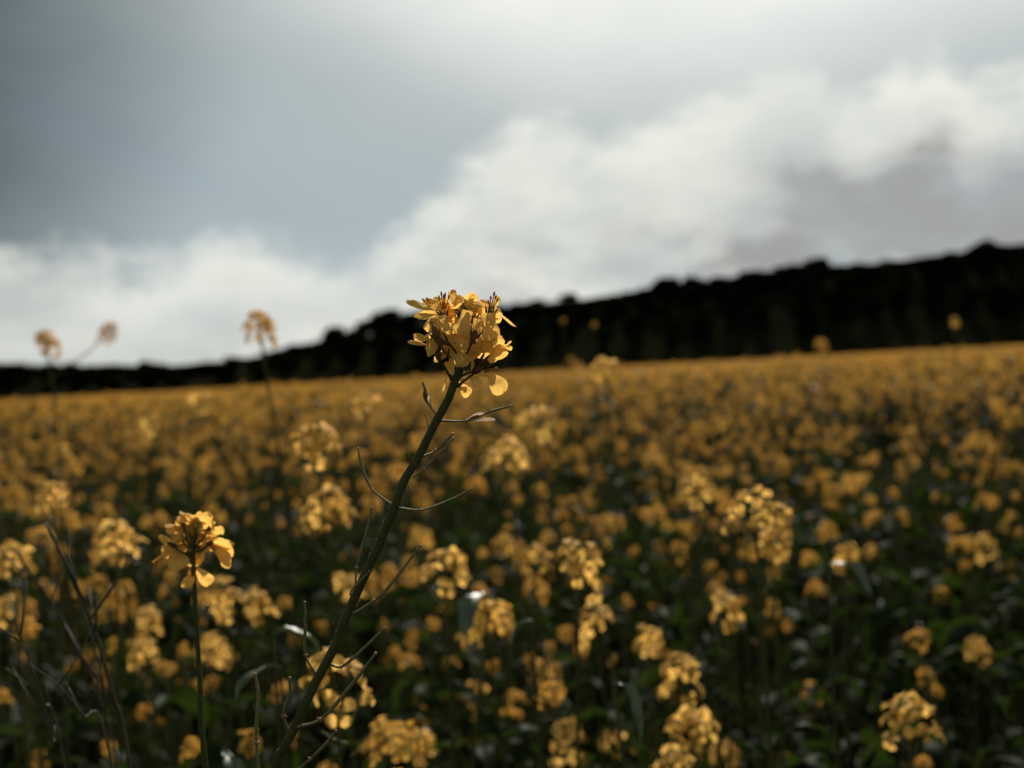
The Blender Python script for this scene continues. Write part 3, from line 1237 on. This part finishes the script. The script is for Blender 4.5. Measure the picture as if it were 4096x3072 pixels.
pod([(890, 760), (1003, 787), (1180, 640), (1372, 455)], Z3, .00050, .00070, 1, .006, .002)
pod([(600, 1310), (830, 1235), (1090, 940), (1295, 675)], Z3, .00060, .00085, 1, .007, -.004)
pod([(575, 1400), (503, 1200), (560, 1020), (555, 885)], Z3, .00055, .00085, 1, .009, .002)
pod([(480, 1800), (740, 1575), (850, 1470), (955, 1340)], Z3, .00050, .00075, 1, .012, .004)
pod([(330, 2100), (270, 1420), (285, 1050), (258, 855)], Z3, .00070, .00085, 1, .014, .010)
# two withered flowers that have not dropped their dry petals
def withered(pts, zf, petals, dz=0.0):
    b = MB()
    pw = [P(*zf(x, y), D0 + dz) for x, y in pts]
    b.tube(spline(pw, 14), [.00055] * 7 + [.00075] * 7, 7, 'pod_tip', wob=.15)
    b.blob(pw[-1], .0007, pw[-1] - pw[-2], .0009, 'sepal', 7, 4)
    fl = hero_part('withered_flower', b)
    fl['label'] = 'withered flower with dry curled petals'
    for i, (bx, by, tx, ty, w, mt) in enumerate(petals):
        pm = hero_petal(P(*zf(bx, by), D0 + dz - .001), P(*zf(tx, ty), D0 + dz - .002), w, roll=1.0, curl=.1, cup=.5, seed=900 + i, claw=.05, mat=mt)
        hero_part('dry_petal', pm, fl)


withered([(1320, 140), (1290, 95), (1262, 55), (1225, -60), (1200, -145)], Z2,
         [(1262, 50, 1258, -55, .0022, 'dry_petal'), (1258, 50, 1212, -70, .0030, 'sepal'), (1240, 0, 1205, -90, .0020, 'sepal')], .001)
withered([(1580, 182), (1620, 170), (1700, 135)], Z2,
         [(1600, 165, 1745, 108, .0022, 'dry_petal'), (1620, 190, 1835, 166, .0026, 'dry_petal'), (1590, 180, 1700, 130, .0016, 'sepal'), (1760, 120, 1810, 95, .0018, 'sepal')], -.001)

# flowers of the sharp raceme: stalk points, calyx, petals (base x,y, tip x,y, width, depth of base / tip in mm, roll, curl), stamens
HF = [
    dict(ped=[(1000, 980), (860, 760), (770, 560), (735, 420)], dz=-2, calyx=(765, 555, 735, 400, 75),
         pet=[(650, 370, 245, 275, 155, -3, -6, .9, .12), (650, 420, 355, 462, 100, -2, -8, .5, .05),
              (735, 390, 505, 235, 190, 0, 6, .5, .1), (770, 390, 640, 225, 130, 4, 12, .4, .2),
              (780, 420, 560, 520, 90, -4, -9, .9, .1)],
         st=[((735, 350), (715, 150)), ((760, 350), (765, 165)), ((720, 350), (685, 200)), ((775, 350), (815, 185)), ((745, 360), (745, 190)), ((560, 330), (480, 235)), ((580, 320), (530, 225))]),
    dict(ped=[(1010, 960), (1000, 760), (990, 560)], dz=3, calyx=(1000, 560, 985, 400, 75),
         pet=[(960, 370, 925, 180, 200, 4, 12, .4, .1), (1030, 310, 1175, 178, 105, 0, 3, .6, -.1),
              (1100, 400, 1110, 245, 240, 2, 9, .5, .1), (880, 350, 985, 268, 60, -4, -6, 1.0, .1),
              (830, 340, 960, 330, 60, -6, -9, 1.0, .1), (1000, 400, 830, 320, 150, 6, 14, .3, .1)], st=[]),
    dict(ped=[(1030, 900), (1200, 760), (1320, 600), (1370, 420)], dz=1, calyx=(1330, 600, 1375, 370, 80),
         pet=[(1370, 360, 1240, 238, 140, 4, 8, .5, .1), (1385, 350, 1480, 195, 110, 2, 4, .7, .15),
              (1340, 400, 1345, 780, 290, -6, -10, .15, .10), (1395, 360, 1712, 572, 72, -3, -3, 1.15, .06),
              (1400, 400, 1500, 470, 130, 2, 4, .3, .1), (1290, 330, 1100, 290, 90, -2, -2, .9, .1)],
         st=[((1375, 350), (1415, 150)), ((1390, 350), (1435, 195)), ((1360, 350), (1370, 205)), ((1400, 350), (1460, 230)), ((1365, 350), (1340, 260))]),
    dict(ped=[(1000, 980), (1060, 820), (1080, 620)], dz=0, calyx=(1085, 640, 1130, 440, 80),
         pet=[(1060, 370, 960, 720, 235, -9, -13, .2, .10), (1090, 540, 1010, 900, 240, -10, -12, -.25, .12),
              (1200, 480, 1170, 820, 170, -7, -11, -.5, .15), (1140, 420, 1180, 330, 100, 4, 8, .6, .1)], st=[]),
    dict(ped=[(850, 1295), (760, 1130), (700, 1035)], dz=-6, calyx=(690, 1045, 640, 800, 95),
         pet=[(720, 430, 700, 700, 280, -7, -12, .2, .15), (560, 480, 640, 660, 160, -5, -9, .5, .15),
              (560, 760, 350, 725, 140, -4, -2, .5, .1), (560, 835, 272, 798, 95, -4, -7, .9, .1),
              (630, 560, 590, 985, 150, -9, -10, .6, .1), (740, 640, 840, 860, 230, -6, -8, .4, .2), (480, 740, 545, 690, 60, -6, -6, 1.0, .1)], st=[((570, 560), (580, 500)), ((600, 640), (590, 540))]),
    dict(ped=[(890, 1395), (1010, 1310), (1150, 1205)], dz=-4, calyx=(1155, 1205, 1325, 1030, 100),
         pet=[(1150, 940, 1530, 735, 240, -3, -4, .35, .12), (1330, 1050, 1570, 870, 220, -5, -8, .5, .1),
              (1520, 850, 1658, 840, 110, -6, -7, .8, .3), (1190, 930, 1250, 690, 160, 2, 4, .3, .1), (1560, 850, 1635, 770, 40, -6, -6, .9, .2),
              (1130, 900, 1400, 800, 200, -7, -9, -.3, .12)],
         st=[((1290, 1180), (1430, 1135)), ((1300, 1190), (1420, 1160)), ((1290, 1170), (1440, 1145))]),
    dict(ped=[(1000, 1060), (1010, 990)], dz=-5, calyx=(1020, 990, 985, 890, 70),
         pet=[(965, 815, 950, 1120, 270, -12, -13, .05, .06), (800, 862, 712, 1025, 90, -3, -6, .3, .2),
              (860, 780, 880, 970, 130, -8, -10, .5, .1), (1080, 900, 1190, 1000, 190, -6, -8, -.3, .1)], st=[]),
    dict(ped=[(895, 1270), (840, 1290), (850, 1285)], dz=4, calyx=(850, 1290, 850, 1230, 40),
         pet=[(852, 1290, 800, 1050, 145, 4, 5, .3, .08), (945, 1290, 1010, 1160, 85, 3, 5, .4, .1), (925, 1340, 1015, 1285, 80, 3, 4, .5, .1), (780, 1260, 755, 1450, 45, 2, 3, .9, .2)], st=[]),
    dict(ped=[(945, 1260), (1040, 1215), (1135, 1180)], dz=-2, calyx=(1130, 1185, 1190, 1120, 55),
         pet=[(1070, 1225, 1240, 1375, 150, 0, -4, .3, .05), (1320, 1195, 1545, 1462, 250, -2, -7, .25, .05),
              (1115, 1180, 1135, 1035, 65, -5, -5, .8, .1), (1160, 1245, 1405, 1220, 55, -6, -6, .9, .1)], st=[]),
    dict(ped=[(890, 1395), (920, 1385), (955, 1375)], dz=5, calyx=(950, 1380, 985, 1370, 40),
         pet=[(950, 1385, 1095, 1492, 165, 4, 2, .3, .08), (960, 1380, 1060, 1370, 90, 4, 4, .6, .1)], st=[]),
]
PX = D0 / FPX / 3.3183      # metres per pixel of the close view
seed = 0
for h in HF:
    b = MB()
    dz = h['dz'] * .001
    ped = [P(*Z1(x, y), D0 + (dz * min(1, .3 + i * .4))) for i, (x, y) in enumerate(h['ped'])]
    b.tube(spline(ped, 10), [.00062] * 10, 7, 'stem', wob=.1)
    x0, y0, x1, y1, th = h['calyx']
    a, e = P(*Z1(x0, y0), D0 + dz), P(*Z1(x1, y1), D0 + dz)
    rr = th * PX * .5
    b.tube(spline([a, a.lerp(e, .3), a.lerp(e, .75), e], 8), [rr * k for k in (.45, .75, .95, 1, 1, .98, .92, .75)], 9, 'sepal', wob=.12)
    for k in range(4):      # free sepal tips
        d = (e - a).normalized()
        o = Matrix.Rotation(k * 1.57 + .4, 3, d) @ d.orthogonal()
        b.tube([a.lerp(e, .55) + o * rr * .9, e + o * rr * 1.3, e + d * (e - a).length * .25 + o * rr * 1.7], [rr * .35, rr * .4, rr * .1], 5, 'sepal')
    for (sx0, sy0), (sx1, sy1) in h['st']:
        p0, p1 = P(*Z1(sx0, sy0), D0 + dz - .001), P(*Z1(sx1, sy1), D0 + dz - .002)
        b.tube([p0, p0.lerp(p1, .6), p1], [.00030, .00030, .00030], 5, 'stamen')
        b.blob(p1, .00058, p1 - p0, .0013, 'stamen', 6, 4)
    fl = hero_part('flower', b)
    for bx, by, tx, ty, w, z0, z1, roll, curl in h['pet']:
        seed += 1
        pm = hero_petal(P(*Z1(bx, by), D0 + z0 * .001), P(*Z1(tx, ty), D0 + z1 * .001), w * PX * 1.05, roll, curl, .10, seed,
                        claw=.12, bw=.62 if z0 <= -5 and w > 140 else 0.0, ruffle=2.2 if z0 <= -5 else 1.5)
        hero_part('petal', pm, fl)
# flowers on the far side of the raceme, generic open ones
BACK = [(700, 470, 12, -30), (900, 520, 16, 0), (1120, 470, 17, 10), (1280, 520, 14, 30), (820, 700, 15, -30), (1050, 700, 18, 0),
        (1250, 740, 14, 35), (760, 880, 10, -45), (1130, 880, 12, 25), (960, 350, 10, 0), (1000, 930, 9, 0)]
for x, y, dz, lean in BACK:
    r = random.Random(x)
    c = P(*Z1(x, y), D0 + dz * .001)
    n = Vector((math.sin(R(lean)), .55, .75)).normalized()
    b = MB()
    core = P(*Z1(1010, 900), D0 + .004)
    b.tube(spline([core, core.lerp(c, .5) + Vector((0, .004, 0)), c], 8), .0005, 6, 'stem')
    b.tube([c - n * .004, c, c + n * .003], [.0007, .0014, .0011], 7, 'sepal')
    fl = hero_part('flower', b)
    for k in range(4):
        seed += 1
        a = k * 1.571 + r.uniform(-.3, .3)
        o = Matrix.Rotation(a, 3, n) @ n.orthogonal().normalized()
        tp = c + n * .004 + o * .0105
        d = (tp - c).normalized()
        pm = hero_petal(c + n * .001, tp, .0085, r.uniform(-1.3, 1.3), .12, .1, seed, claw=.2)
        hero_part('petal', pm, fl)
for i, (x, y) in enumerate([(1000, 330), (1040, 350), (960, 340), (1010, 380), (1050, 310), (930, 370), (1090, 370)]):
    b = MB()
    c = P(*Z1(x, y), D0 + .006 + .002 * (i % 3))
    core = P(*Z1(1040, 820), D0 + .004)
    b.tube([core, c], .0004, 5, 'stem')
    b.blob(c, .0013, (c - core), .0028, 'bud', 8, 5)
    hero_part('flower_bud', b)

for i, (x0, y0, x1, y1, x2, y2) in enumerate([(960, 1080, 740, 900, 600, 560), (1000, 1040, 1090, 860, 1180, 620), (990, 1060, 860, 860, 730, 760)]):
    b = MB()
    pw = spline([P(*Z1(x0, y0), D0 - .006), P(*Z1(x1, y1), D0 - .015), P(*Z1(x2, y2), D0 - .014)], 14)
    b.tube(pw, [.0006] * 8 + [.0009, .0013, .0016, .0016, .0013, .0006], 8, 'sepal', wob=.2)
    for k in range(3):
        e, d = pw[9], (pw[-1] - pw[-2]).normalized()
        o = Matrix.Rotation(k * 2.1 + i, 3, d) @ d.orthogonal()
        b.tube([e, e + d * .003 + o * .0016, e + d * .006 + o * .0026], [.0006, .0007, .0002], 5, 'sepal')
    hero_part('flower_bud', b)['label'] = 'brown half-shed flower'

# a few stem leaves near the ground
for i in range(5):
    r = random.Random(50 + i)
    k = 84 + i % 4
    mt = INV @ Matrix.Translation(sp[k]) @ Euler((r.uniform(-.4, .4), r.uniform(-.3, .2), r.uniform(1.0, 5.5))).to_matrix().to_4x4() @ Matrix.Diagonal((1.3, 1.3, 1.3, 1))
    link('leaf', LEAF_ME[i], hero, mt)


# ------------------------------------------------------------------ the second plant, a little behind
D1 = 0.86


def Z8(x, y):
    return 600 + x / 3.6875, 2000 + y / 3.6867


sec = link('mustard_plant', None)
q = P(820, 3072, D1)
sec_base = Vector((q.x + .03, q.y + .02, 0))
sec.location = sec_base
tag(sec, 'nearly sharp mustard plant with one upright stem, left of the leaning foreground plant', 'mustard plant')
INV2 = Matrix.Translation(-sec_base)


def sec_part(name, mb, parent=None):
    w = MB()
    w.join(mb, INV2)
    return link(name, w.mesh(name), parent if parent is not None else sec)


mb = MB()
path = spline([P(770, 2150, D1), P(777, 2300, D1), P(786, 2500, D1), P(800, 2720, D1), P(822, 3072, D1), q + Vector((.012, .01, -.18)), sec_base + Vector((0, 0, -.02))], 40)
mb.tube(path, [.0011 + .0011 * i / 39 for i in range(40)], 9, 'stem', wob=.08)
sec_part('stem', mb)
b = MB()
pp = [P(*Z8(640, 1650 + 700), D1), P(790, 2490, D1), P(812, 2440, D1), P(842, 2395, D1)]
b.tube(spline([P(784, 2510, D1), P(800, 2470, D1), P(832, 2420, D1)], 12), [.0005] * 5 + [.0008] * 7, 6, 'pod')
sec_part('seed_pod', b)
S2 = [
    dict(c=(480, 330), pet=[(560, 400, 255, 405, 110, .8), (540, 370, 440, 230, 100, .5), (560, 380, 760, 300, 190, .4), (600, 420, 380, 470, 130, .6)]),
    dict(c=(880, 420), pet=[(720, 450, 960, 330, 90, .9), (720, 470, 980, 470, 90, .9), (960, 480, 900, 320, 80, .8), (800, 500, 1030, 430, 110, .6)]),
    dict(c=(450, 540), pet=[(560, 560, 340, 520, 110, .6), (580, 640, 420, 740, 130, .5), (540, 560, 430, 620, 100, .6)]),
    dict(c=(880, 640), pet=[(780, 620, 1200, 620, 220, .3), (800, 660, 980, 740, 110, .8), (900, 600, 1240, 780, 180, .4), (900, 660, 1230, 930, 200, .3)]),
    dict(c=(330, 660), pet=[(400, 680, 130, 590, 120, .7), (380, 680, 70, 930, 65, 1.0), (330, 700, 460, 1030, 280, -.2)]),
    dict(c=(590, 820), pet=[(580, 760, 580, 980, 100, .5), (690, 740, 700, 980, 110, .6), (800, 750, 690, 950, 110, .6)]),
    dict(c=(640, 1010), pet=[(620, 1040, 540, 1310, 190, .2), (680, 990, 860, 1265, 240, .2), (600, 980, 600, 1180, 90, .5)]),
    dict(c=(700, 460), pet=[(650, 420, 580, 640, 170, .2), (700, 440, 780, 660, 180, -.3), (660, 400, 720, 280, 160, .4)]),
]
PX2 = D1 / FPX / 3.687
for h in S2:
    seed += 1
    r = random.Random(seed)
    b = MB()
    dz = r.uniform(-.012, .008)
    c = P(*Z8(*h['c']), D1 + dz)
    core = P(*Z8(630, max(700, h['c'][1] + 120)), D1)
    b.tube(spline([core, core.lerp(c, .5) + Vector((0, -.002, -.002)), c], 8), .0006, 6, 'stem')
    b.blob(c, .0016, c - core, .0035, 'sepal', 8, 5)
    fl = sec_part('flower', b)
    for bx, by, tx, ty, w, roll in h['pet']:
        seed += 1
        z = r.uniform(-.004, .004)
        pm = hero_petal(P(*Z8(bx, by), D1 + dz), P(*Z8(tx, ty), D1 + dz + z), w * PX2 * 1.15, roll + r.uniform(-.5, .5), r.uniform(.05, .4), .2, seed, claw=.08, ruffle=2.6)
        sec_part('petal', pm, fl)
for x, y, dz, lean in ((480, 420, 8, -30), (620, 400, 12, 0), (820, 430, 10, 25), (560, 600, 10, -20), (760, 620, 12, 20), (960, 640, 6, 40), (400, 720, 6, -45), (660, 330, 6, 0)):
    r = random.Random(x)
    c = P(*Z8(x, y), D1 + dz * .001)
    n = Vector((math.sin(R(lean)), .15, .8)).normalized()
    b = MB()
    core = P(*Z8(635, max(760, y + 150)), D1)
    b.tube(spline([core, core.lerp(c, .5) + Vector((0, .002, 0)), c], 8), .0005, 6, 'stem')
    b.tube([c - n * .004, c, c + n * .003], [.0007, .0014, .0011], 7, 'sepal')
    fl = sec_part('flower', b)
    for k in range(4):
        seed += 1
        o = Matrix.Rotation(k * 1.571 + r.uniform(-.3, .3), 3, n) @ n.orthogonal().normalized()
        pm = hero_petal(c + n * .001, c + n * .004 + o * .0105, .0078, r.uniform(-1.2, 1.2), .3, .2, seed, claw=.1, ruffle=2.6)
        sec_part('petal', pm, fl)
for i in range(10):
    r = random.Random(700 + i)
    b = MB()
    c = P(*Z8(r.uniform(560, 780), r.uniform(330, 520)), D1 + r.uniform(.0, .012))
    core = P(*Z8(640, 700), D1)
    b.tube([core, c], .0004, 5, 'stem')
    b.blob(c, .0013, c - core, .0026, 'bud', 7, 4)
    sec_part('flower_bud', b)
for i in range(4):
    r = random.Random(60 + i)
    mt = INV2 @ Matrix.Translation(path[30 + 2 * i]) @ Euler((r.uniform(-.4, .4), r.uniform(-.3, .2), r.uniform(0, 6.28))).to_matrix().to_4x4() @ Matrix.Diagonal((1.2, 1.2, 1.2, 1))
    link('leaf', LEAF_ME[i], sec, mt)


# ------------------------------------------------------------------ dry stalks leaning in at the lower left
STALKS = [
    ([(180, 2090), (300, 2330), (390, 2560), (455, 2800), (520, 3072)], .98, .0020, 'dark dry stalk slanting down through the lower left, thickest of the lot'),
    ([(250, 2220), (345, 2480), (420, 2780), (450, 3072)], 1.02, .0014, 'thin dry stalk running just behind the thickest slanting stalk at lower left'),
    ([(60, 2200), (200, 2400), (330, 2620), (420, 2860), (470, 3072)], 1.10, .0014, 'long dry stalk crossing the lower left from the left edge'),
    ([(0, 2510), (90, 2590), (170, 2800), (260, 3072)], .95, .0012, 'dry stalk bent at its top at the left edge near the bottom'),
    ([(120, 2660), (230, 2740), (330, 2860), (450, 3072)], .92, .0011, 'short dry stalk near the bottom left corner'),
    ([(20, 2670), (150, 2780), (210, 2960), (260, 3072)], 1.0, .0010, 'thinnest dry stalk in the bottom left corner'),
]
for pts, d, rr, lab in STALKS:
    pw = [P(x, y, d + .02 * i) for i, (x, y) in enumerate(pts)]
    e = pw[-1]
    base = Vector((e.x + .06, e.y + .06, 0))
    o = link('dry_stalk', None)
    o.location = base
    tag(o, lab, 'dry stalk', 'dry stalks at the lower left')
    full = spline(pw + [e.lerp(base, .5), base + Vector((0, 0, -.01))], 30)
    b = MB()
    b.tube([p - base for p in full], [.8 * rr * (.55 + .6 * i / 29) for i in range(30)], 7, 'straw', wob=.15)
    link('stalk', b.mesh('stalk'), o)
    r = random.Random(int(d * 1000) + len(pts))
    for k in range(3):
        i = r.randrange(3, 14)
        p = full[i]
        dv = Vector((r.uniform(-.03, .03), r.uniform(-.02, .02), r.uniform(.015, .04)))
        b = MB()
        b.tube([p - base, p + dv * .6 - base, p + dv * 1.1 + Vector((0, 0, .006)) - base], [rr * .5, rr * .45, rr * .25], 5, 'straw', wob=.15)
        link('twig', b.mesh('twig'), o)
